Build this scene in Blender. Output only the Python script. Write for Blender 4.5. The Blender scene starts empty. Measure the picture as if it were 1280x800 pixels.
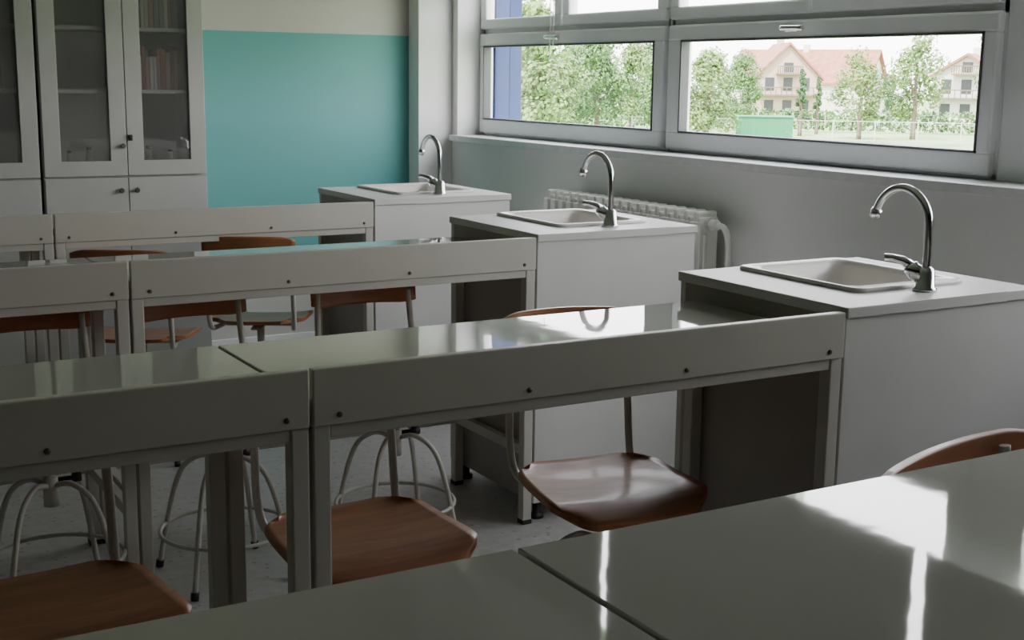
import bpy, bmesh, math, random
from mathutils import Vector, Matrix
random.seed(7)
H = 1.3
scene = bpy.context.scene
col = scene.collection

# ------------------------------------------------------------ materials
def new_mat(name):
    m = bpy.data.materials.new(name); m.use_nodes = True
    nt = m.node_tree
    return m, nt, nt.nodes['Principled BSDF']

def mat(name, c, rough=0.5, metal=0.0, var=0.06, scale=6.0, bump=0.0, bscale=80, coat=0.0, spec=0.5, stretch=None, crough=0.08):
    m, nt, p = new_mat(name)
    tc = nt.nodes.new('ShaderNodeTexCoord')
    mp = nt.nodes.new('ShaderNodeMapping')
    nt.links.new(tc.outputs['Object'], mp.inputs['Vector'])
    if stretch: mp.inputs['Scale'].default_value = stretch
    n = nt.nodes.new('ShaderNodeTexNoise'); n.inputs['Scale'].default_value = scale; n.inputs['Detail'].default_value = 5
    nt.links.new(mp.outputs['Vector'], n.inputs['Vector'])
    r = nt.nodes.new('ShaderNodeValToRGB')
    a = [max(0, x*(1-var)) for x in c]; b = [min(1, x*(1+var)) for x in c]
    r.color_ramp.elements[0].position = 0.3; r.color_ramp.elements[1].position = 0.7
    r.color_ramp.elements[0].color = (*a, 1); r.color_ramp.elements[1].color = (*b, 1)
    nt.links.new(n.outputs['Fac'], r.inputs['Fac'])
    nt.links.new(r.outputs['Color'], p.inputs['Base Color'])
    p.inputs['Roughness'].default_value = rough
    p.inputs['Metallic'].default_value = metal
    p.inputs['Coat Weight'].default_value = coat
    p.inputs['Coat Roughness'].default_value = crough
    p.inputs['Specular IOR Level'].default_value = spec
    if bump > 0:
        n2 = nt.nodes.new('ShaderNodeTexNoise'); n2.inputs['Scale'].default_value = bscale
        nt.links.new(tc.outputs['Object'], n2.inputs['Vector'])
        bp = nt.nodes.new('ShaderNodeBump'); bp.inputs['Strength'].default_value = bump; bp.inputs['Distance'].default_value = 0.01
        nt.links.new(n2.outputs['Fac'], bp.inputs['Height'])
        nt.links.new(bp.outputs['Normal'], p.inputs['Normal'])
        nt.links.new(bp.outputs['Normal'], p.inputs['Coat Normal'])
    return m

M_desk_top = mat('desk_top_laminate', (0.48,0.47,0.42), 0.04, var=0.03, scale=3, bump=0.03, bscale=8, spec=0.7, coat=0.4, crough=0.02)
M_desk = mat('desk_panel_laminate', (0.60,0.58,0.51), 0.38, var=0.03)
M_steel_paint = mat('cream_painted_steel', (0.60,0.58,0.52), 0.35, var=0.04)
M_cab = mat('sink_cabinet_laminate', (0.72,0.71,0.68), 0.42, var=0.03)
M_cab_shaded = mat('sink_cabinet_laminate_shaded', (0.40,0.37,0.34), 0.45, var=0.04)  # cabinet laminate darkened: shade of the left side put into its colour
M_wood = mat('reddish_plywood', (0.43,0.175,0.08), 0.36, var=0.22, scale=5, stretch=(1,9,9), coat=0.12)
M_chrome = mat('chrome', (0.80,0.80,0.81), 0.12, metal=1.0, var=0.01)
M_ceramic = mat('sink_ceramic', (0.76,0.73,0.68), 0.22, var=0.02)
M_black = mat('black_plastic', (0.02,0.02,0.02), 0.5)
M_gasket = mat('grey_gasket_rubber', (0.12,0.12,0.13), 0.6)
M_screw = mat('screw_metal', (0.12,0.11,0.10), 0.4, metal=0.6)
M_wallcab = mat('white_cabinet_paint', (0.52,0.52,0.49), 0.42, var=0.03)
M_wall = mat('wall_paint', (0.87,0.86,0.85), 0.8, var=0.01)
M_wall_bounce_cut = mat('wall_dark_bounce_cut', (0.14,0.14,0.14), 0.8, var=0.03)  # for the unseen left and front walls, darkened to cut bounce light
M_ceil = mat('ceiling_paint', (0.78,0.78,0.77), 0.85, var=0.02)
M_pvc = mat('window_pvc', (0.90,0.90,0.91), 0.35, var=0.02)
M_sill = mat('sill_stone', (0.80,0.80,0.80), 0.35, var=0.05, scale=30)
M_rad = mat('radiator_enamel', (0.70,0.69,0.64), 0.35, var=0.03)
M_blind = mat('roller_blind_fabric', (0.35,0.36,0.36), 0.9, var=0.05)
M_cord = mat('white_cord', (0.7,0.7,0.7), 0.7)
M_blue = mat('blue_facade_paint', (0.022,0.045,0.17), 0.7)

def glass(name, t=0.9, refl=1.0, haze=0.0):
    m = bpy.data.materials.new(name); m.use_nodes = True; nt = m.node_tree
    for n in list(nt.nodes):
        if n.type != 'OUTPUT_MATERIAL': nt.nodes.remove(n)
    out = [n for n in nt.nodes if n.type == 'OUTPUT_MATERIAL'][0]
    tr = nt.nodes.new('ShaderNodeBsdfTransparent'); tr.inputs[0].default_value = (t,t,t,1)
    gl = nt.nodes.new('ShaderNodeBsdfGlossy'); gl.inputs['Roughness'].default_value = 0.02
    lw = nt.nodes.new('ShaderNodeLayerWeight'); lw.inputs['Blend'].default_value = 0.5
    pw = nt.nodes.new('ShaderNodeMath'); pw.operation='POWER'; pw.inputs[1].default_value = 5
    ma = nt.nodes.new('ShaderNodeMath'); ma.operation='MULTIPLY_ADD'; ma.inputs[1].default_value = 0.9*refl; ma.inputs[2].default_value = 0.04*refl
    nt.links.new(lw.outputs['Facing'], pw.inputs[0]); nt.links.new(pw.outputs[0], ma.inputs[0])
    mx = nt.nodes.new('ShaderNodeMixShader')
    base = tr.outputs[0]
    if haze > 0:
        df = nt.nodes.new('ShaderNodeBsdfDiffuse'); df.inputs[0].default_value = (0.5,0.5,0.48,1)
        mh = nt.nodes.new('ShaderNodeMixShader'); mh.inputs[0].default_value = haze
        nt.links.new(tr.outputs[0], mh.inputs[1]); nt.links.new(df.outputs[0], mh.inputs[2]); base = mh.outputs[0]
    nt.links.new(ma.outputs[0], mx.inputs[0]); nt.links.new(base, mx.inputs[1]); nt.links.new(gl.outputs[0], mx.inputs[2])
    nt.links.new(mx.outputs[0], out.inputs[0])
    return m
M_glass = glass('window_glass', 0.97)
M_cabglass = glass('cabinet_glass', 0.92, 1.3, 0.13)

def back_wall_mat():
    m, nt, p = new_mat('teal_and_cream_wall_paint')
    g = nt.nodes.new('ShaderNodeTexCoord'); s = nt.nodes.new('ShaderNodeSeparateXYZ')
    nt.links.new(g.outputs['Object'], s.inputs[0])
    c = nt.nodes.new('ShaderNodeMath'); c.operation = 'GREATER_THAN'; c.inputs[1].default_value = 1.149*H
    c2 = nt.nodes.new('ShaderNodeMath'); c2.operation = 'LESS_THAN'; c2.inputs[1].default_value = 0.25*H
    cm = nt.nodes.new('ShaderNodeMath'); cm.operation = 'MAXIMUM'
    nt.links.new(s.outputs['Z'], c.inputs[0]); nt.links.new(s.outputs['Z'], c2.inputs[0])
    nt.links.new(c.outputs[0], cm.inputs[0]); nt.links.new(c2.outputs[0], cm.inputs[1])
    n = nt.nodes.new('ShaderNodeTexNoise'); n.inputs['Scale'].default_value = 2.5; n.inputs['Detail'].default_value = 6
    nt.links.new(g.outputs['Object'], n.inputs['Vector'])
    r = nt.nodes.new('ShaderNodeValToRGB')
    r.color_ramp.elements[0].color = (0.13,0.41,0.395,1); r.color_ramp.elements[1].color = (0.145,0.44,0.425,1)
    nt.links.new(n.outputs['Fac'], r.inputs['Fac'])
    mx = nt.nodes.new('ShaderNodeMix'); mx.data_type = 'RGBA'
    nt.links.new(cm.outputs[0], mx.inputs['Factor']); nt.links.new(r.outputs['Color'], mx.inputs['A'])
    mx.inputs['B'].default_value = (0.60,0.58,0.53,1)
    nt.links.new(mx.outputs['Result'], p.inputs['Base Color'])
    p.inputs['Roughness'].default_value = 0.6
    return m
M_back = back_wall_mat()

def floor_mat():
    m, nt, p = new_mat('speckled_linoleum')
    g = nt.nodes.new('ShaderNodeTexCoord')
    v = nt.nodes.new('ShaderNodeTexVoronoi'); v.inputs['Scale'].default_value = 28
    n = nt.nodes.new('ShaderNodeTexNoise'); n.inputs['Scale'].default_value = 30; n.inputs['Detail'].default_value = 3
    nt.links.new(g.outputs['Object'], v.inputs['Vector']); nt.links.new(g.outputs['Object'], n.inputs['Vector'])
    r = nt.nodes.new('ShaderNodeValToRGB')
    r.color_ramp.elements[0].position = 0.35; r.color_ramp.elements[0].color = (0.42,0.41,0.39,1)
    r.color_ramp.elements[1].position = 0.65; r.color_ramp.elements[1].color = (0.50,0.49,0.47,1)
    nt.links.new(n.outputs['Fac'], r.inputs['Fac'])
    lt = nt.nodes.new('ShaderNodeMath'); lt.operation = 'LESS_THAN'; lt.inputs[1].default_value = 0.16
    nt.links.new(v.outputs['Distance'], lt.inputs[0])
    mx = nt.nodes.new('ShaderNodeMix'); mx.data_type = 'RGBA'; mx.inputs['B'].default_value = (0.26,0.255,0.24,1)
    nt.links.new(lt.outputs[0], mx.inputs['Factor']); nt.links.new(r.outputs['Color'], mx.inputs['A'])
    nt.links.new(mx.outputs['Result'], p.inputs['Base Color'])
    p.inputs['Roughness'].default_value = 0.35
    return m
M_floor = floor_mat()

# ------------------------------------------------------------ mesh builder
class B:
    def __init__(s): s.bm = bmesh.new()
    def box(s, x0,x1,y0,y1,z0,z1, bev=0.0, seg=2):
        t = bmesh.new()
        bmesh.ops.create_cube(t, size=1)
        for v in t.verts:
            v.co = Vector(((x0+x1)/2+v.co.x*(x1-x0), (y0+y1)/2+v.co.y*(y1-y0), (z0+z1)/2+v.co.z*(z1-z0)))
        if bev > 0:
            bmesh.ops.bevel(t, geom=list(t.edges), offset=bev, segments=seg, profile=0.5, affect='EDGES')
        s.merge(t); return s
    def merge(s, t):
        me = bpy.data.meshes.new('tmp'); t.to_mesh(me); t.free()
        s.bm.from_mesh(me); bpy.data.meshes.remove(me)
    def rings(s, rings, cap=True, closed=False, smooth=True):
        vs = [[s.bm.verts.new(p) for p in r] for r in rings]
        n = len(vs[0]); m = len(vs)
        for i in range(m if closed else m-1):
            a = vs[i]; b = vs[(i+1) % m]
            for j in range(n):
                f = s.bm.faces.new((a[j], a[(j+1)%n], b[(j+1)%n], b[j])); f.smooth = smooth
        if cap and not closed:
            s.bm.faces.new(list(reversed(vs[0]))); s.bm.faces.new(vs[-1])
        return s
    def tube(s, path, r, seg=12, closed=False, smooth_path=0):
        P = [Vector(p) for p in path]
        if smooth_path:
            k = smooth_path
            if isinstance(r, list):
                q = []
                for i in range(len(r)-1):
                    for j in range(k): q.append(r[i]+(r[i+1]-r[i])*j/k)
                q.append(r[-1]); r = q
            P = spline(P, k, closed)
        n = len(P); rs = r if isinstance(r, list) else [r]*n
        rings = []; up = None
        for i in range(n):
            if closed: t = (P[(i+1)%n]-P[i-1]).normalized()
            else: t = (P[min(i+1,n-1)]-P[max(i-1,0)]).normalized()
            if up is None:
                up = t.orthogonal().normalized()
            else:
                up = (up - t*up.dot(t)).normalized()
            sd = t.cross(up)
            rings.append([P[i]+(up*math.cos(2*math.pi*k/seg)+sd*math.sin(2*math.pi*k/seg))*rs[i] for k in range(seg)])
        s.rings(rings, cap=True, closed=closed); return s
    def cyl(s, p0, p1, r0, r1=None, seg=20):
        return s.tube([p0, p1], [r0, r0 if r1 is None else r1], seg)
    def obj(s, name, m, parent=None, kind=None):
        bmesh.ops.recalc_face_normals(s.bm, faces=s.bm.faces)
        me = bpy.data.meshes.new(name); s.bm.to_mesh(me); s.bm.free()
        me.materials.append(m)
        o = bpy.data.objects.new(name, me); col.objects.link(o)
        if parent: o.parent = parent
        if kind: o['kind'] = kind
        return o

def spline(P, k, closed=False):
    out = []; n = len(P)
    segs = n if closed else n-1
    for i in range(segs):
        if closed: a,b,c,d = P[i-1],P[i],P[(i+1)%n],P[(i+2)%n]
        else: a,b,c,d = P[max(i-1,0)],P[i],P[i+1],P[min(i+2,n-1)]
        for j in range(k):
            t = j/k
            out.append(0.5*((2*b)+(c-a)*t+(2*a-5*b+4*c-d)*t*t+(3*b-a-3*c+d)*t**3))
    if not closed: out.append(P[-1])
    return out

def rrect(cx, cy, w, d, r, z, n=5):
    pts = []
    for (sx, sy, a0) in ((1,1,0),(-1,1,90),(-1,-1,180),(1,-1,270)):
        for i in range(n+1):
            a = math.radians(a0+90*i/n)
            pts.append(Vector((cx+sx*(w/2-r)+r*math.cos(a), cy+sy*(d/2-r)+r*math.sin(a), z)))
    return pts

def empty(name, loc, label, category, group=None, rz=0):
    e = bpy.data.objects.new(name, None); e.empty_display_size = 0.1
    e.location = loc; e.rotation_euler = (0,0,rz); col.objects.link(e)
    e['label'] = label; e['category'] = category
    if group: e['group'] = group
    return e

def copy_thing(src, loc, rz=0, label=None, scale=None):
    e = src.copy(); col.objects.link(e); e.location = loc; e.rotation_euler = (0,0,rz)
    if scale: e.scale = scale
    if label: e['label'] = label
    def rec(o, par):
        for c in list(o.children):
            k = c.copy(); col.objects.link(k); k.parent = par; k.matrix_parent_inverse = c.matrix_parent_inverse.copy()
            rec(c, k)
    rec(src, e)
    return e

def structure(o): o['kind'] = 'structure'; return o

# ------------------------------------------------------------ room
XL, XR, YF, YB, ZC = -3.2, 2.3*H, -2.4, 4.47*H, 3.2
XW = 2.395*H + 0.05     # window plane
XE = XW + 0.08          # exterior face
YO0, YO1 = 0.69*H, 4.342*H
ZS, ZT = 0.787*H, 2.8
structure(B().box(XL-0.2,XE,YF-0.2,YB+0.2,-0.2,0).obj('floor', M_floor))
structure(B().box(XL-0.2,XE,YF-0.2,YB+0.2,ZC,ZC+0.2).obj('ceiling', M_ceil))
structure(B().box(XL-0.2,XE,YB,YB+0.2,0,ZC).obj('wall_back', M_back))
structure(B().box(XL-0.2,XL,YF,YB,0,ZC).obj('wall_left', M_wall_bounce_cut))
structure(B().box(XL-0.2,XE,YF-0.2,YF,0,ZC).obj('wall_front', M_wall_bounce_cut))
w = B()
w.box(XR,XE,YF,YB,0,ZS-0.03); w.box(XR,XE,YF,YB,ZT,ZC)
w.box(XR,XE,YO1,YB,ZS-0.03,ZT); w.box(XR,XE,YF,YO0,ZS-0.03,ZT)
structure(w.obj('wall_right', M_wall))
structure(B().box(2.159*H,XR,4.385*H,YB,0,ZC,0.004).obj('trim_1', M_wall))
structure(B().box(2.275*H,XW+0.01,YO0-0.02,YO1+0.03,ZS-0.03,ZS,0.004).obj('trim_2', M_sill))
structure(B().box(1.29*H,2.159*H,YB-0.015,YB,0,0.08,0.003).obj('baseboard_back', M_wall))
structure(B().box(XR-0.015,XR,YF,4.385*H,0,0.08,0.003).obj('baseboard_right', M_wall))
structure(B().box(XW-0.035,XE,1.855*H,1.966*H,ZS,ZT,0.004).obj('trim_3', M_pvc))
structure(B().box(XW+0.004,XE+0.001,4.296*H,4.342*H,ZS,ZT).obj('trim_5', M_blue))

# ------------------------------------------------------------ windows
def frame_rect(b, y0,y1,z0,z1, gy0,gy1,gz0,gz1, x0,x1, bev=0.006):
    b.box(x0,x1,y0,y1,z0,gz0,bev); b.box(x0,x1,y0,y1,gz1,z1,bev)
    b.box(x0,x1,y0,gy0,gz0-0.005,gz1+0.005,bev); b.box(x0,x1,gy1,y1,gz0-0.005,gz1+0.005,bev)

def handle(parent, y, z):
    b = B(); b.box(XW-0.075,XW-0.060,y-0.03,y+0.03,z-0.013,z+0.013,0.004)
    b.tube([(XW-0.07,y+0.012,z),(XW-0.105,y+0.01,z),(XW-0.112,y-0.01,z),(XW-0.112,y-0.10,z-0.002)],0.0085,10,smooth_path=4)
    return b.obj('handle', M_chrome, parent)

def window(n, y0, y1, glass_lo, sashes_hi, handle_y=None):
    lab = 'white plastic-framed window with a wide tilting lower pane'
    e = empty('window_%d' % n, (0,0,0), lab, 'window'); e['kind'] = 'structure'
    z0,z1,z2,z3 = ZS, (1+0.162)*H, (1+0.168)*H, ZT
    b = B()   # fixed outer frame
    fx0, fx1 = XW-0.03, XW+0.002
    b.box(fx0,fx1,y0,y1,z0,z0+0.02,0.003); b.box(fx0,fx1,y0,y1,z1-0.012,z2+0.022,0.003); b.box(fx0,fx1,y0,y1,z3-0.03,z3,0.003)
    b.box(fx0,fx1,y0,y0+0.02,z0,z3,0.003); b.box(fx0,fx1,y1-0.02,y1,z0,z3,0.003)
    b.obj('window_frame', M_pvc, e)
    b = B(); gy0,gy1 = glass_lo
    frame_rect(b, y0+0.012,y1-0.012,z0+0.012,z1-0.004, gy0,gy1,(1-0.151)*H,(1+0.112)*H, XW-0.06,XW-0.006, 0.008)
    sash = b.obj('lower_sash', M_pvc, e)
    B().box(XW-0.03,XW-0.024,gy0-0.01,gy1+0.01,(1-0.151)*H-0.01,(1+0.112)*H+0.01).obj('glass_pane', M_glass, sash)
    b = B(); frame_rect(b, gy0-0.004,gy1+0.004,(1-0.151)*H-0.004,(1+0.112)*H+0.004, gy0+0.003,gy1-0.003,(1-0.151)*H+0.003,(1+0.112)*H-0.003, XW-0.062,XW-0.022, 0)
    b.obj('gasket', M_gasket, sash)
    handle(sash, handle_y if handle_y else (y0+y1)/2, (1+0.137)*H)
    for (a,c) in sashes_hi:
        b = B(); frame_rect(b, a,c,z2+0.01,z3-0.01, a+0.055,c-0.055,(1+0.212)*H,z3-0.07, XW-0.055,XW-0.004, 0.008)
        s = b.obj('upper_sash', M_pvc, e)
        B().box(XW-0.03,XW-0.024,a+0.05,c-0.05,(1+0.212)*H-0.005,z3-0.065).obj('glass_pane', M_glass, s)
    return e
window(1, 3.187*H, 4.342*H, (3.243*H, 4.298*H), [(3.195*H,3.770*H),(3.778*H,4.336*H)], 3.80*H)
window(2, 1.968*H, 3.180*H, (2.016*H, 3.105*H), [(1.98*H,2.575*H),(2.58*H,3.172*H)], 2.63*H)
window(3, 0.70*H, 1.852*H, (0.75*H, 1.80*H), [(0.71*H,1.27*H),(1.28*H,1.845*H)])
structure(B().box(XW-0.035,XW+0.002,3.1805*H,3.1865*H,ZS,ZT,0.001).obj('trim_4', M_pvc))

def blind(y0, y1, zb, lab='grey fabric roller blind hanging over upper window'):
    e = empty('roller_blind', ((XR+XW)/2-0.03, (y0+y1)/2, zb), lab, 'blind', 'roller blinds')
    L = y1-y0
    B().box(-0.001,0.001,-L/2,L/2,0.012,ZT-zb-0.03).obj('blind_fabric', M_blind, e)
    B().box(-0.008,0.008,-L/2,L/2,0,0.02,0.003).obj('bottom_bar', M_pvc, e)
    B().cyl((0,-L/2,ZT-zb-0.03),(0,L/2,ZT-zb-0.03),0.026).obj('roller_tube', M_pvc, e)
    return e
ZBL = 1.335*H
b1 = blind(3.38*H,4.31*H,ZBL); blind(2.065*H,3.35*H,ZBL); blind(0.72*H,2.025*H,ZBL)
B().tube([(0,-0.10,0.0),(0.002,-0.10,-0.18),(0.0,-0.098,-0.36)],0.0018,6).obj('pull_cord', M_cord, b1)
B().tube([(0,-0.13,0.0),(0.0,-0.13,-0.2),(0.0,-0.128,-0.30)],0.0018,6).obj('pull_cord', M_cord, b1)

# ------------------------------------------------------------ desks
ZTOP, ZLIP, ZFB = 0.619*H, 0.657*H, 0.586*H
def make_desk(W, D=0.35*H, lab='cream laminate school lab desk with raised front lip'):
    e = empty('lab_desk', (0,0,0), lab, 'desk', 'rows of lab desks')
    g = 0.0015
    B().box(g,W-g,0.020,D,ZTOP-0.024,ZTOP,0.002).obj('tabletop', M_desk_top, e)
    fp = B().box(g,W-g,0,0.019,ZFB,ZLIP,0.0025).obj('front_panel', M_desk, e)
    for f in (0.04,0.35,0.65,0.965):
        B().tube([(W*f,-0.003,ZFB+0.016),(W*f,-0.002,ZFB+0.016),(W*f,0.002,ZFB+0.016)],[0.002,0.0046,0.005],12).obj('screw', M_screw, fp)
    t = 0.030
    for (x,y) in ((g,0.004),(W-g-t,0.004),(g,D-t-0.012),(W-g-t,D-t-0.012)):
        l = B().box(x,x+t,y,y+t,0.012,(ZFB if y < 0.1 else ZTOP-0.024),0.003).obj('leg', M_steel_paint, e)
        B().box(x-0.001,x+t+0.001,y-0.001,y+t+0.001,0,0.014,0.002).obj('rubber_foot', M_black, l)
    r = B(); r.box(g+t,W-g-t,0.006,0.030,ZFB-0.022,ZFB-0.0005,0.002)
    r.box(g+t,W-g-t,D-t-0.008,D-0.016,ZTOP-0.055,ZTOP-0.0245,0.002)
    for x in (g+0.003, W-g-t+0.003): r.box(x,x+0.024,t+0.004,D-t-0.012,ZTOP-0.060,ZTOP-0.0245,0.002)
    r.obj('frame_rail', M_steel_paint, e)
    r = B(); r.box(g+t,W-g-t,D-t-0.010,D-0.014,0.16*H,0.16*H+0.030,0.003)
    for x in (g+0.003, W-g-t+0.003): r.box(x,x+0.024,t+0.004,D-t-0.012,0.16*H,0.16*H+0.030,0.002)
    r.obj('foot_rail', M_steel_paint, e)
    return e
rows = [  # right end X, seam X, front Y (units of H)
    (1.486,0.630,3.298), (1.473,0.590,2.406), (1.4165,0.554,1.411), (1.400,0.519,0.470)]
for (xr,xs,yf) in rows:
    W = (xr-xs)*H
    D = 0.365*H if yf > 1 else 0.403*H
    d = make_desk(W, D); d.location = (xs*H, yf*H, 0)
    d2 = copy_thing(d, (xs*H-W-0.003, yf*H, 0))

# ------------------------------------------------------------ sink cabinets
ZCT = 0.6635*H
CW, CD = 0.44*H, 0.42*H
def make_sink_cabinet():
    e = empty('sink_cabinet', (0,0,0), 'light grey laminate sink cabinet with overhanging top', 'cabinet', 'sink cabinets')
    t = 0.018
    b = B(); zb, zt = 0.06, ZCT-0.022
    b.box(CW-0.004-t,CW-0.004,0.006+t,CD-0.006-t,zb,zt,0.001)
    b.box(0.004+t,CW-0.004-t,0.006+t,CD-0.006-t,zb,zb+t,0.001)
    b.box(0.003,CW-0.004,0.006,0.006+t,zb,zt,0.0015)
    b.obj('body', M_cab, e)
    B().box(0.004,0.004+t,0.006+t,CD-0.006-t,zb,zt,0.001).obj('side_panel', M_cab_shaded, e)
    dr = B().box(0.004,CW-0.004,CD-0.006-t,CD-0.006,zb,zt,0.001).obj('door', M_cab, e)
    B().tube([(0.06,CD-0.006,0.62),(0.06,CD+0.02,0.62),(0.06,CD+0.02,0.72),(0.06,CD-0.006,0.72)],0.005,8).obj('handle', M_chrome, dr)
    b = B()  # top with cut-out
    sx0,sx1,sy0,sy1 = 0.130*H,0.355*H,0.125*H,0.385*H
    b.box(0,sx0,0,CD,ZCT-0.022,ZCT,0.002); b.box(sx1,CW,0,CD,ZCT-0.022,ZCT,0.002)
    b.box(sx0-0.004,sx1+0.004,0,sy0,ZCT-0.022,ZCT,0.0); b.box(sx0-0.004,sx1+0.004,sy1,CD,ZCT-0.022,ZCT,0.0)
    b.obj('countertop', M_cab, e)
    for (x,y) in ((0.04,0.05),(CW-0.04,0.05),(0.04,CD-0.05),(CW-0.04,CD-0.05)):
        B().tube([(x,y,0),(x,y,0.012),(x,y,0.014),(x,y,0.07)],[0.022,0.022,0.012,0.012],14).obj('foot', M_black, e)
    return e
def make_sink():
    e = empty('sink', (0,0,0), 'cream inset basin with raised rim', 'sink', 'inset sinks')
    cx, w = 0.242*H, 0.258*H
    y0,y1 = 0.092*H, 0.402*H
    cy = (y0+y1)/2; d = y1-y0
    by0,by1 = 0.130*H,0.378*H; bc=(by0+by1)/2; bd=by1-by0; bw=0.212*H
    z = 0
    R = [rrect(cx,cy,w-0.004,d-0.004,0.03,z+0.000), rrect(cx,cy,w,d,0.03,z+0.003), rrect(cx,cy,w-0.006,d-0.006,0.028,z+0.009),
         rrect(cx,cy,w-0.02,d-0.02,0.026,z+0.009), rrect(cx,bc,bw,bd,0.035,z+0.006), rrect(cx,bc,bw-0.008,bd-0.008,0.033,z-0.004),
         rrect(cx,bc,bw-0.03,bd-0.03,0.035,z-0.11), rrect(cx,bc,bw-0.06,bd-0.06,0.03,z-0.135), rrect(cx,bc,0.04,0.04,0.018,z-0.14)]
    b = B(); b.rings(R, cap=False)
    b.bm.verts.ensure_lookup_table()
    n = len(R[0]); b.bm.faces.new([b.bm.verts[len(R)*n-n+i] for i in range(n)])
    b.obj('basin', M_ceramic, e)
    B().tube([(cx,bc,z-0.1395),(cx,bc,z-0.136),(cx,bc,z-0.134)],[0.026,0.026,0.02],20).obj('drain', M_chrome, e)
    return e
def make_faucet():
    e = empty('faucet', (0,0,0), 'chrome gooseneck mixer tap with single lever', 'faucet', 'chrome mixer taps')
    B().tube([(0,0,0),(0,0,0.006),(0,0,0.010),(0,0,0.044),(0,0,0.052)],[0.026,0.026,0.021,0.019,0.012],20).tube(
        [(0,0,0.022),(-0.012,0.016,0.038),(-0.020,0.026,0.049),(-0.022,0.029,0.054)],[0.015,0.019,0.019,0.011],16).obj('body', M_chrome, e)
    R = 0.077; zc = 0.137
    pts = [(0,0,0.035),(0,-0.001,0.085),(0,0,0.125)]
    for i in range(1,11):
        a = math.pi - i*math.pi*0.87/10
        pts.append((0, R+R*math.cos(a), zc+R*math.sin(a)))
    aE = math.pi*0.13; tv = Vector((0, math.sin(aE), -math.cos(aE))); pe = Vector(pts[-1])
    pts.append(tuple(pe+tv*0.012))
    b = B(); b.tube(pts,0.0090,14,smooth_path=3)
    b.tube([tuple(pe+tv*0.006),tuple(pe+tv*0.026)],[0.0118,0.0118],14)
    b.obj('spout', M_chrome, e)
    B().tube([(-0.018,0.024,0.050),(-0.028,0.038,0.062),(-0.042,0.056,0.067),(-0.052,0.069,0.066)],[0.013,0.010,0.008,0.009],12).obj('lever', M_chrome, e)
    return e
cabs = [(1.418,1.410),(1.475,2.405),(1.488,3.297)]
sc = make_sink_cabinet(); sk = make_sink(); fc = make_faucet()
for i,(cx,cy) in enumerate(cabs):
    c = (cx*H,cy*H,0); s_ = (cx*H,cy*H,ZCT); f_ = ((cx+0.236)*H,(cy+0.066)*H,ZCT)
    if i == 0: sc.location = c; sk.location = s_; fc.location = f_
    else: copy_thing(sc,c); copy_thing(sk,s_); copy_thing(fc,f_)

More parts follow.
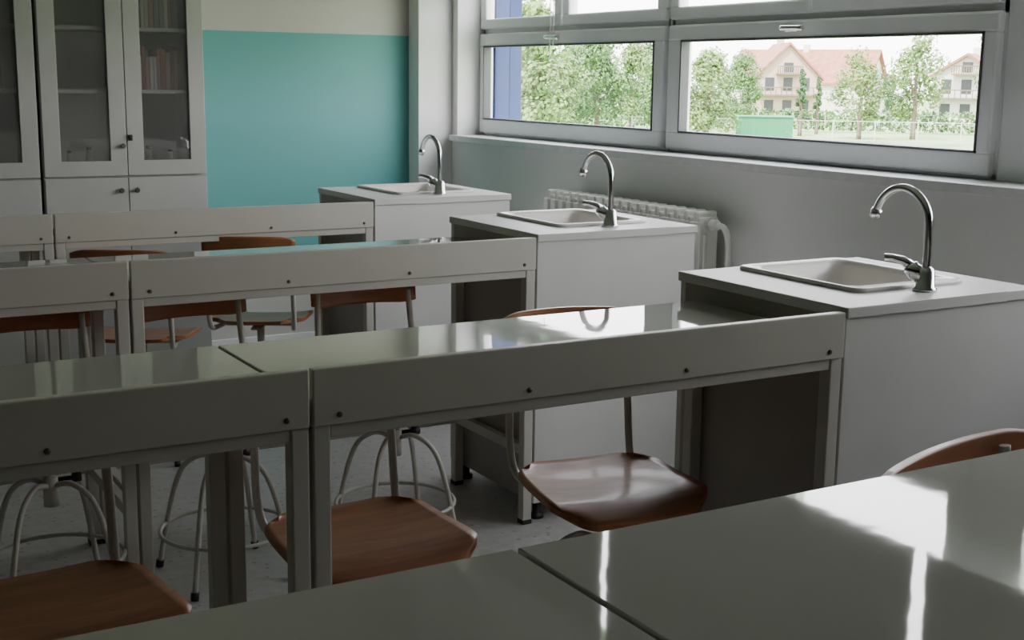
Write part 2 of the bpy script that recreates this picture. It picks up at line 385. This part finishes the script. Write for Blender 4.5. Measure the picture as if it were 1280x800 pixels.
# ------------------------------------------------------------ chairs
def make_chair(drop=0.0, lab='reddish-brown plywood chair on cream tube frame with foot ring', bw=0.160, bc=0.030):
    e = empty('swivel_chair', (0,0,0), lab, 'chair', 'plywood lab chairs')
    N = 20; zs = 0.452
    def P(i,j,dz):
        u = -1+2*i/N; v = -1+2*j/N
        k = 0.16
        x = u*math.sqrt(1-k*v*v*v*v*u*u)*1.0; y = v*math.sqrt(1-k*u*u*u*u*v*v)
        c = max(0, abs(u)*abs(v)-0.62)
        x *= (1-0.42*c); y *= (1-0.42*c)
        X = x*0.176*(1-0.06*v); Y = y*0.170
        z = zs + 0.010*abs(u)**2.5 - 0.006 + (0.012*max(0,v)**2) - 0.030*max(0,-v-0.45)**1.6*2.0
        return Vector((X,Y,z+dz))
    b = B()
    top = [[b.bm.verts.new(P(i,j,0)) for j in range(N+1)] for i in range(N+1)]
    bot = [[b.bm.verts.new(P(i,j,-0.012)) for j in range(N+1)] for i in range(N+1)]
    for i in range(N):
        for j in range(N):
            f = b.bm.faces.new((top[i][j],top[i+1][j],top[i+1][j+1],top[i][j+1])); f.smooth=True
            f = b.bm.faces.new((bot[i][j],bot[i][j+1],bot[i+1][j+1],bot[i+1][j])); f.smooth=True
    for k in range(N):
        for (a0,a1,c0,c1) in ((top[k][0],top[k+1][0],bot[k][0],bot[k+1][0]),(top[k+1][N],top[k][N],bot[k+1][N],bot[k][N]),
                              (top[0][k+1],top[0][k],bot[0][k+1],bot[0][k]),(top[N][k],top[N][k+1],bot[N][k],bot[N][k+1])):
            b.bm.faces.new((a0,c0,c1,a1))
    b.obj('seat', M_wood, e)
    b = B(); NX, NZ = 20, 8
    def Q(i,j,dy):
        u = -1+2*i/NX; v = -1+2*j/NZ
        hh = 0.030*(1-0.35*max(0,abs(u)-0.72)**1.5/0.28**1.5)
        x = u*bw; z = 0.745-drop + v*hh + 0.005*(1-u*u)
        y = 0.220 + bc - bc*u*u + dy + 0.09*(z-0.738)
        return Vector((x,y,z))
    fr = [[b.bm.verts.new(Q(i,j,0)) for j in range(NZ+1)] for i in range(NX+1)]
    bk = [[b.bm.verts.new(Q(i,j,0.010)) for j in range(NZ+1)] for i in range(NX+1)]
    for i in range(NX):
        for j in range(NZ):
            b.bm.faces.new((fr[i][j],fr[i+1][j],fr[i+1][j+1],fr[i][j+1])).smooth=True
            b.bm.faces.new((bk[i][j],bk[i][j+1],bk[i+1][j+1],bk[i+1][j])).smooth=True
    for i in range(NX):
        b.bm.faces.new((fr[i][0],bk[i][0],bk[i+1][0],fr[i+1][0])); b.bm.faces.new((fr[i][NZ],fr[i+1][NZ],bk[i+1][NZ],bk[i][NZ]))
    for j in range(NZ):
        b.bm.faces.new((fr[0][j],fr[0][j+1],bk[0][j+1],bk[0][j])); b.bm.faces.new((fr[NX][j],bk[NX][j],bk[NX][j+1],fr[NX][j+1]))
    b.obj('backrest', M_wood, e)
    for s in (-1,1):
        B().tube([(s*0.10,-0.12,0.428),(s*0.115,0.0,0.428),(s*0.135,0.12,0.430),(s*0.143,0.175,0.440),(s*0.147,0.198,0.49),(s*0.146,0.208,0.58-drop*0.5),(s*0.142,0.222,0.70-drop),(s*0.140,0.228,0.76-drop)],
                 0.0088,10,smooth_path=5).obj('backrest_support', M_steel_paint, e)
    b = B(); b.cyl((0,0,0.27),(0,0,0.425),0.013); b.cyl((0,0,0.27),(0,0,0.345),0.018)
    b.box(-0.125,0.125,-0.02,0.02,0.414,0.424,0.003); b.box(-0.02,0.02,-0.10,0.10,0.412,0.422,0.003)
    b.obj('spindle', M_steel_paint, e)
    b = B(); b.tube([(0.018,0,0.335),(0.05,0,0.335),(0.052,0,0.335),(0.072,0,0.335)],[0.006,0.006,0.012,0.012],10).obj('clamp_knob', M_black, e)
    for k in range(4):
        a = math.radians(45+90*k); c,s = math.cos(a),math.sin(a)
        l = B().tube([(c*0.016,s*0.016,0.325),(c*0.06,s*0.06,0.332),(c*0.11,s*0.11,0.300),(c*0.140,s*0.140,0.235),(c*0.168,s*0.168,0.12),(c*0.190,s*0.190,0.012)],0.0072,10,smooth_path=5).obj('leg', M_steel_paint, e)
        B().tube([(c*0.189,s*0.189,0.020),(c*0.192,s*0.192,0.0)],0.0105,12).obj('rubber_foot', M_black, l)
    b = B(); b.tube([(0.166*math.cos(2*math.pi*i/40),0.166*math.sin(2*math.pi*i/40),0.13) for i in range(40)],0.0055,10,closed=True)
    b.obj('foot_ring', M_steel_paint, e)
    return e
ch = make_chair(); cl = make_chair(0.045, 'low-backed reddish-brown plywood chair tucked under desk')
chairs = [ # x, y (H units), yaw deg (0 = backrest toward far wall)
    (1.165,1.665,-8,1.018),(0.728,1.645,0,1.0),(0.285,1.575,4,1.0),
    (0.850,3.36,151,0.96),(1.200,3.44,152,0.97)]
for i,(x,y,a,sz) in enumerate(chairs):
    loc = (x*H,y*H,0)
    if i == 0: ch.location = loc; ch.rotation_euler = (0,0,math.radians(a)); ch.scale = (1,1,sz)
    else: copy_thing(ch, loc, math.radians(a), scale=(1,1,sz))
cw = make_chair(0.0, 'plywood chair with wide gently curved backrest at desk', 0.235, 0.028)
cw.location = (1.175*H,0.775*H,0); cw.rotation_euler = (0,0,math.radians(13))
for i,(x,y,a) in enumerate(((1.145,2.44,-2),(0.770,2.45,3),(0.435,2.44,0))):
    loc = (x*H,y*H,0)
    if i == 0: cl.location = loc; cl.rotation_euler = (0,0,math.radians(a)); cl.scale = (1,1,0.965)
    else: copy_thing(cl, loc, math.radians(a), scale=(1,1,0.965))

# ------------------------------------------------------------ glazed wall cabinets
YC0, YC1 = 4.16*H, YB-0.004
ZCAB = 2.25
def make_wallcab():
    W = 0.508*H; D = YC1-YC0; t = 0.018
    e = empty('display_cabinet', (0,0,0), 'tall white cupboard with glazed upper doors', 'cabinet', 'tall glazed cupboards')
    b = B()
    b.box(0,t,0.02,D,0,ZCAB,0.001); b.box(W-t,W,0.02,D,0,ZCAB,0.001); b.box(t,W-t,0.02,D,ZCAB-t,ZCAB,0.001)
    b.box(t,W-t,0.03,D,0,0.08,0.001); b.box(t,W-t,0.02,D,0.678*H-t/2,0.678*H+t/2,0.001); b.box(t,W-t,D-0.008,D,0.08,ZCAB-t)
    b.obj('body', M_wallcab, e)
    for z in (0.936*H,1.129*H,1.36*H):
        B().box(t,W-t,0.04,D-0.008,z,z+0.016,0.001).obj('shelf', M_wallcab, e)
    for k in (0,1):
        x0 = k*W/2+0.0015; x1 = (k+1)*W/2-0.0015
        st = 0.066
        b = B(); z0,z1 = 0.681*H,ZCAB-0.002
        b.box(x0,x1,0,0.019,z0,0.728*H,0.002); b.box(x0,x1,0,0.019,z1-0.07,z1,0.002)
        b.box(x0,x0+st,0,0.019,0.728*H-0.002,z1-0.068,0.002); b.box(x1-st,x1,0,0.019,0.728*H-0.002,z1-0.068,0.002)
        d = b.obj('glazed_door', M_wallcab, e)
        B().box(x0+st-0.004,x1-st+0.004,0.008,0.012,0.728*H-0.004,z1-0.066).obj('glass_pane', M_cabglass, d)
        kx = (x1-0.018) if k == 0 else (x0+0.018)
        if k == 1:
            kx = x0+0.012
            B().box(kx-0.008,kx+0.008,-0.010,0,0.80*H-0.012,0.80*H+0.012,0.002).cyl((kx,-0.010,0.80*H),(kx,-0.018,0.80*H),0.005).obj('lock', M_black, d)
        else:
            B().tube([(kx,0,0.775*H),(kx,-0.010,0.775*H),(kx,-0.014,0.775*H),(kx,-0.022,0.775*H)],[0.005,0.005,0.011,0.009],12).obj('knob', M_screw, d)
        d = B().box(x0,x1,0,0.019,0.085,0.675*H,0.002).obj('lower_door', M_wallcab, e)
        kx = (x1-0.03) if k == 0 else (x0+0.03)
        B().tube([(kx,0,0.635*H),(kx,-0.010,0.635*H),(kx,-0.013,0.635*H),(kx,-0.022,0.635*H)],[0.005,0.005,0.011,0.009],12).obj('knob', M_screw, d)
    return e
wc = make_wallcab(); wc.location = (0.774*H, YC0, 0)
copy_thing(wc, (0.774*H-0.508*H-0.014, YC0, 0))
copy_thing(wc, (0.774*H-2*0.508*H-0.028, YC0, 0))

# books in the cupboard
names = ['red','rose','cream','black','maroon','grey','white']
cols = [(0.33,0.09,0.07),(0.40,0.22,0.20),(0.48,0.45,0.40),(0.10,0.09,0.10),(0.25,0.08,0.08),(0.28,0.28,0.29),(0.55,0.53,0.50)]
bm_ = [mat('book_cover_%s' % n, c, 0.5) for n,c in zip(names, cols)]
M_paper = mat('book_paper', (0.6,0.58,0.52), 0.8)
def book(x, z, w, h, k, group):
    e = empty('book', (x+w/2, YC0+0.07, z), '%s hardback book standing upright on shelf' % names[k], 'book', group)
    b = B(); d = 0.13
    b.box(-w/2,-w/2+0.0025,0,d,0,h); b.box(w/2-0.0025,w/2,0,d,0,h); b.box(-w/2,w/2,0,0.003,0,h,0.0008)
    b.obj('cover', bm_[k], e)
    B().box(-w/2+0.0025,w/2-0.0025,0.003,d-0.003,0.003,h-0.004).obj('pages', M_paper, e)
def shelf_books(x0, x1, z, group, pool=range(7)):
    x = x0
    while x < x1:
        w = random.uniform(0.012,0.026); book(x, z, w, random.uniform(0.13,0.19), random.choice(list(pool)), group); x += w+0.001
shelf_books(1.085*H,1.225*H,0.936*H+0.016,'books on the middle shelf',(0,1,4,6,1,2))
shelf_books(1.10*H,1.21*H,1.129*H+0.016,'books on the upper shelf',(2,6,5,1))
shelf_books(0.60*H,0.68*H,0.936*H+0.016,'books beside the cupboard divider',(2,5,3))
M_flask = mat('flask_plastic', (0.42,0.42,0.41), 0.3)
def flask(x, z, s=1.0):
    e = empty('lab_flask', (x, YC0+0.12, z), 'pale conical flask standing on cupboard shelf', 'flask', 'flasks in the cupboard')
    B().tube([(0,0,0),(0,0,0.004*s),(0,0,0.02*s),(0,0,0.08*s),(0,0,0.12*s)],[0.035*s,0.04*s,0.038*s,0.015*s,0.014*s],20).obj('flask_body', M_flask, e)
    B().tube([(0,0,0.12*s),(0,0,0.135*s)],[0.012*s,0.015*s],16).obj('stopper', M_screw, e)
for (x,s) in ((0.87,0.7),(0.93,0.8),(1.12,0.8),(1.19,0.7)): flask(x*H, 0.678*H+0.009, s)

# ------------------------------------------------------------ radiator
e = empty('radiator', (2.205*H, 2.715*H, 0), 'cream ribbed radiator mounted below the window sill', 'radiator')
b = B(); n = 18; L = 0.79*H; p = L/n; z0,z1 = 0.24, 0.655*H
for i in range(n):
    y = i*p
    b.box(-0.040,0.045,y+0.010,y+p-0.010,z0+0.03,z1-0.02,0.006)
    b.box(-0.046,0.046,y+0.018,y+p-0.018,z1-0.06,z1,0.008)
    b.box(-0.058,-0.030,y+0.012,y+p-0.012,z0+0.02,z1-0.035,0.004)
    b.box(-0.020,-0.008,y+0.003,y+p-0.003,z0+0.05,z1-0.08,0.003)
b.cyl((0,0.002,z0+0.06),(0,L-0.002,z0+0.06),0.022); b.cyl((0,0.002,z1-0.045),(0,L-0.002,z1-0.045),0.022)
b.obj('ribbed_body', M_rad, e)
b = B(); b.tube([(0,0.002,z1-0.045),(0,-0.04,z1-0.045),(0,-0.075,z1-0.05),(0.0,-0.10,z1-0.09),(0.0,-0.105,z1-0.2),(0,-0.105,0.0)],0.011,12,smooth_path=5)
b.obj('supply_pipe', M_rad, e)
B().tube([(0,-0.008,z1-0.045),(0,-0.012,z1-0.045),(0,-0.035,z1-0.045),(0,-0.04,z1-0.045)],[0.014,0.020,0.020,0.012],14).obj('valve', M_rad, e)
for yb in (0.2,0.8):
    B().box(0.045,XR-2.205*H,yb,yb+0.03,z1-0.1,z1-0.08).obj('wall_bracket', M_rad, e)

# ------------------------------------------------------------ outdoors
ZG = -3.0
M_grass = mat('grass_and_gravel', (0.20,0.30,0.12), 0.9, var=0.35, scale=0.15)
M_road = mat('pale_asphalt', (0.5,0.49,0.46), 0.9, var=0.1, scale=0.5)
M_leaf = mat('spring_leaves', (0.15,0.24,0.065), 0.6, var=0.45, scale=0.5)
M_leaf2 = mat('dark_leaves', (0.05,0.115,0.035), 0.6, var=0.4, scale=0.6)
M_leaf3 = mat('mid_green_leaves', (0.095,0.19,0.05), 0.6, var=0.45, scale=0.5)
M_bark = mat('bark', (0.16,0.12,0.09), 0.9, var=0.3)
M_plaster = mat('pale_plaster', (0.48,0.36,0.28), 0.8)
M_plaster2 = mat('white_plaster', (0.62,0.58,0.53), 0.8)
M_tile = mat('brown_red_roof_tiles', (0.28,0.12,0.08), 0.8, var=0.25, scale=1.5)
M_dark = mat('dark_window_glazing', (0.05,0.055,0.06), 0.2)
M_green = mat('green_painted_metal', (0.02,0.19,0.08), 0.5)
M_fence = mat('pale_fence_paint', (0.50,0.52,0.50), 0.5)
o = B().box(-60,320,-120,420,ZG-0.5,ZG-0.02).obj('lawn', M_grass); o['kind'] = 'stuff'; o['label'] = 'grassy open ground outside the school windows'; o['category'] = 'ground'
def direc(u):   # bearing table from the room to outdoor landmarks
    T = [(650,.509,.861),(760,.566,.825),(900,.633,.774),(1000,.677,.736),(1120,.726,.688),(1220,.763,.647)]
    for i in range(len(T)-1):
        a,b_ = T[i],T[i+1]
        if u <= b_[0] or i == len(T)-2:
            t = (u-a[0])/(b_[0]-a[0]); v = Vector((a[1]+(b_[1]-a[1])*t, a[2]+(b_[2]-a[2])*t,0)); return v.normalized()
o = B().box(-45,45,-3,3,ZG-0.02,ZG+0.01).obj('road', M_road); v = direc(960); o.location = (v.x*86,v.y*86,0.0); o.rotation_euler=(0,0,math.atan2(-v.x,v.y))
o['label'] = 'pale asphalt road crossing the grounds'; o['category'] = 'road'
def make_tree(lab, m, hgt=7.0, rad=2.6, narrow=False, nl=6500, nb=34):
    e = empty('tree', (0,0,0), lab, 'tree')
    B().tube([(0,0,0),(0.05,0,hgt*0.25),(0,0.05,hgt*0.55),(0,0,hgt*0.8)],[0.20,0.15,0.09,0.03],10,smooth_path=3).tube(
        [(0,0,hgt*0.3),(0.5,0.2,hgt*0.5),(0.9,0.4,hgt*0.65)],[0.08,0.05,0.02],8).tube([(0,0,hgt*0.35),(-0.5,-0.2,hgt*0.52),(-0.9,0.1,hgt*0.7)],[0.08,0.05,0.02],8).obj('trunk', M_bark, e)
    b = B(); blobs = []
    for i in range(nb):
        t = random.random(); z = hgt*(0.18+0.76*t)
        prof = math.sin(math.pi*min(1,0.18+0.80*t))**0.7
        if narrow: prof = (1-t)*0.9+0.1
        r = rad*prof*random.uniform(0.1,0.8); a = random.uniform(0,6.283)
        blobs.append((Vector((r*math.cos(a),r*math.sin(a),z)), rad*random.uniform(0.18,0.40)*(0.6 if narrow else 1)))
    for i in range(nl):
        c,r = random.choice(blobs)
        d = Vector((random.gauss(0,1),random.gauss(0,1),random.gauss(0,1))).normalized()
        pnt = c + d*r*random.uniform(0.6,1.1)
        nrm = (d*1.4+Vector((random.gauss(0,.5),random.gauss(0,.5),random.gauss(0,.5)+0.3))).normalized()
        u = nrm.orthogonal().normalized(); w_ = nrm.cross(u); s = random.uniform(0.08,0.16)
        vs = [b.bm.verts.new(pnt+u*s), b.bm.verts.new(pnt+w_*s*0.7), b.bm.verts.new(pnt-u*s), b.bm.verts.new(pnt-w_*s*0.7)]
        b.bm.faces.new(vs)
    b.obj('crown', m, e)
    return e
tA = make_tree('leafy light-green broadleaf tree on lawn', M_leaf)
tB = make_tree('leafy mid-green broadleaf tree beside road', M_leaf3, 8.0, 3.0)
tC = make_tree('slender dark green conifer beside house', M_leaf2, 6.5, 1.1, True, 2500)
tD = make_tree('dark green bushy tree behind hedge', M_leaf2, 6.5, 2.8)
tE = make_tree('airy young tree with thin light foliage', M_leaf, 8.0, 2.6, False, 3400, 28)
def place(src, u, dist, s=1.0, first=False):
    v = direc(u); loc = (v.x*dist, v.y*dist, ZG); sc_ = (s*random.uniform(.85,1.1),s*random.uniform(.85,1.1),s*random.uniform(.92,1.08))
    if first: src.location = loc; src.scale = sc_; src.rotation_euler=(0,0,random.uniform(0,6))
    else: copy_thing(src, loc, random.uniform(0,6.28), scale=sc_)
place(tA,672,82,1.2,True); place(tB,748,98,1.0,True); place(tC,1003,108,0.92,True); place(tD,715,122,1.2,True); place(tE,1078,104,0.92,True)
for (t,u,dd,s) in ((tB,628,94,1.4),(tA,705,92,0.85),(tA,790,112,1.0),(tD,812,132,1.1),(tB,832,96,0.9),
                   (tA,885,92,0.95),(tB,928,112,0.82),(tD,905,150,0.9),(tC,1024,112,0.72),
                   (tE,1145,106,1.15),(tD,1112,165,0.8),(tE,1262,104,1.4),(tD,745,146,1.2),(tB,655,126,1.3),(tE,1320,100,1.6),(tB,1370,95,1.6)):
    place(t,u,dd,s)

def make_house(lab, W, D, hw, hr, mp):
    e = empty('house', (0,0,0), lab, 'house')
    B().box(-W/2,W/2,0,D,0,hw).obj('walls', mp, e)
    b = B(); ov=0.5
    g = [Vector((-W/2,0,hw)),Vector((W/2,0,hw)),Vector((0,0,hw+hr))]
    g2 = [p+Vector((0,D,0)) for p in g]
    b.rings([g,g2],smooth=False); b.obj('gable', mp, e)
    b = B()
    for s in (-1,1):
        a = Vector((s*(W/2+ov),-ov,hw-ov*hr/(W/2))); r_ = Vector((0,-ov,hw+hr))
        q = [a,r_,r_+Vector((0,0,0.28)),a+Vector((0,0,0.28))]
        b.rings([q,[p+Vector((0,D+2*ov,0)) for p in q]],smooth=False)
    b.obj('roof', M_tile, e)
    B().box(-0.4,0.3,D*0.5,D*0.5+0.7,hw+hr*0.6,hw+hr+0.9).obj('chimney', mp, e)
    for z in (0.9,3.3):
        for x in (-W*0.30,0.0,W*0.28):
            if z+1.3 < hw+0.3:
                B().box(x-0.5,x+0.5,-0.04,0.02,z,z+1.4).obj('house_window', M_dark, e)
    B().box(-0.5,0.5,-0.04,0.02,hw+0.4,hw+1.4).obj('attic_window', M_dark, e)
    for (zb,wf) in ((2.75,0.48),(hw+0.1,0.2)):
        b = B(); b.box(-W*wf,W*wf,-1.1,0,zb,zb+0.15); b.box(-W*wf,W*wf,-1.1,-1.0,zb+0.85,zb+0.95)
        for i in range(12): x=-W*wf+i*W*wf*2/11; b.box(x-0.04,x+0.04,-1.1,-1.02,zb+0.15,zb+0.9)
        b.obj('balcony', M_bark, e)
    return e
def put(e, u, dist, yaw=0):
    v = direc(u); e.location = (v.x*dist,v.y*dist,ZG); e.rotation_euler = (0,0,math.atan2(-v.x,v.y)+yaw)
put(make_house('peach plaster house with balconies and steep gable roof', 6.6, 9, 4.9, 3.3, M_plaster), 985, 146, 0.2)
put(make_house('long house with broad orange tiled roof', 8, 18, 4.4, 3.8, M_plaster2), 1095, 176, 1.3)
put(make_house('white plaster house with orange roof', 6.5, 8, 5.0, 2.0, M_plaster2), 1208, 138, -0.2)
e = empty('storage_container', (0,0,0), 'green metal storage container on the lawn', 'container')
b = B(); b.box(-2,2,0,2,0,1.75,0.04)
for i in range(14): b.box(-1.9+i*0.28,-1.78+i*0.28,-0.05,0.02,0.1,1.65)
b.obj('container_body', M_green, e); B().box(-2.1,2.1,-0.1,2.1,1.75,1.85,0.02).obj('lid', M_green, e)
put(e, 958, 95)
e = empty('fence', (0,0,0), 'pale mesh fence along the road', 'fence')
b = B(); b.box(-20,22,-0.02,0.02,1.46,1.50); b.box(-20,22,-0.02,0.02,0.1,0.13); b.obj('rail', M_fence, e)
for i in range(15):
    B().box(-20+i*3-0.04,-20+i*3+0.04,-0.04,0.04,0,1.6).obj('post', M_fence, e)
b = B()
for i in range(140): b.box(-20+i*0.3-0.005,-20+i*0.3+0.005,-0.005,0.005,0.1,1.5)
b.obj('fence_mesh', M_fence, e)
put(e, 1080, 99.5)
e = empty('hedge', (0,0,0), 'long clipped green hedge behind the fence', 'hedge')
b = B()
for i in range(9000):
    p_ = Vector((random.uniform(-55,30),random.uniform(-0.6,0.6),random.uniform(0.15,1.9))); s=random.uniform(0.1,0.2)
    n_ = Vector((random.gauss(0,1),random.gauss(0,1)-0.6,random.gauss(0,1)+0.6)).normalized(); u_=n_.orthogonal().normalized(); w_=n_.cross(u_)
    b.bm.faces.new([b.bm.verts.new(p_+u_*s),b.bm.verts.new(p_+w_*s),b.bm.verts.new(p_-u_*s),b.bm.verts.new(p_-w_*s)])
b.obj('hedge_leaves', M_leaf3, e, 'stuff'); put(e, 950, 118)
o = B().box(XE+0.002,2.550*H,4.296*H,4.75*H,ZG,4.0,0.005).obj('facade_fin', M_blue); o['label']='blue painted facade fin outside the window'; o['category']='column'

# ------------------------------------------------------------ light
wd = bpy.data.worlds.new('World'); scene.world = wd; wd.use_nodes = True
nt = wd.node_tree; bg = nt.nodes['Background']
tc = nt.nodes.new('ShaderNodeTexCoord'); sp = nt.nodes.new('ShaderNodeSeparateXYZ'); rp = nt.nodes.new('ShaderNodeValToRGB')
nt.links.new(tc.outputs['Generated'], sp.inputs[0]); nt.links.new(sp.outputs['Z'], rp.inputs['Fac'])
rp.color_ramp.elements[0].position = 0.0; rp.color_ramp.elements[0].color = (1,0.98,0.965,1)
rp.color_ramp.elements[1].position = 0.8; rp.color_ramp.elements[1].color = (0.88,0.91,1,1)
nt.links.new(rp.outputs['Color'], bg.inputs['Color']); bg.inputs['Strength'].default_value = 13.0
sl = bpy.data.lights.new('sun','SUN'); sl.energy = 17; sl.angle = 0.02; sl.color = (1,0.95,0.87)
so = bpy.data.objects.new('sun', sl); col.objects.link(so)
so.rotation_euler = Vector((0.50,0.30,-0.82)).to_track_quat('-Z','Y').to_euler()
def portal(y0,y1):
    l = bpy.data.lights.new('portal','AREA'); l.shape='RECTANGLE'; l.size = ZT-ZS; l.size_y = y1-y0
    l.cycles.is_portal = True
    o = bpy.data.objects.new('window_portal', l); col.objects.link(o)
    o.location = (XE+0.02,(y0+y1)/2,(ZS+ZT)/2)
    o.rotation_euler = (0, math.radians(90), 0)
portal(YO0,YO1)

# ------------------------------------------------------------ camera
X = Vector((.8635,.0820,-.4975)).normalized(); Y = Vector((-.5042,.1649,-.8477)); Y = (Y-X*Y.dot(X)).normalized(); Z = X.cross(Y)
M = Matrix((X,Y,Z)).to_4x4(); M.translation = Vector((0,0,H))
cd = bpy.data.cameras.new('camera'); cd.sensor_width = 36; cd.lens = 1619/1280*36; cd.clip_start = 0.05; cd.clip_end = 1000
cam = bpy.data.objects.new('camera', cd); col.objects.link(cam); cam.matrix_world = M
scene.camera = cam
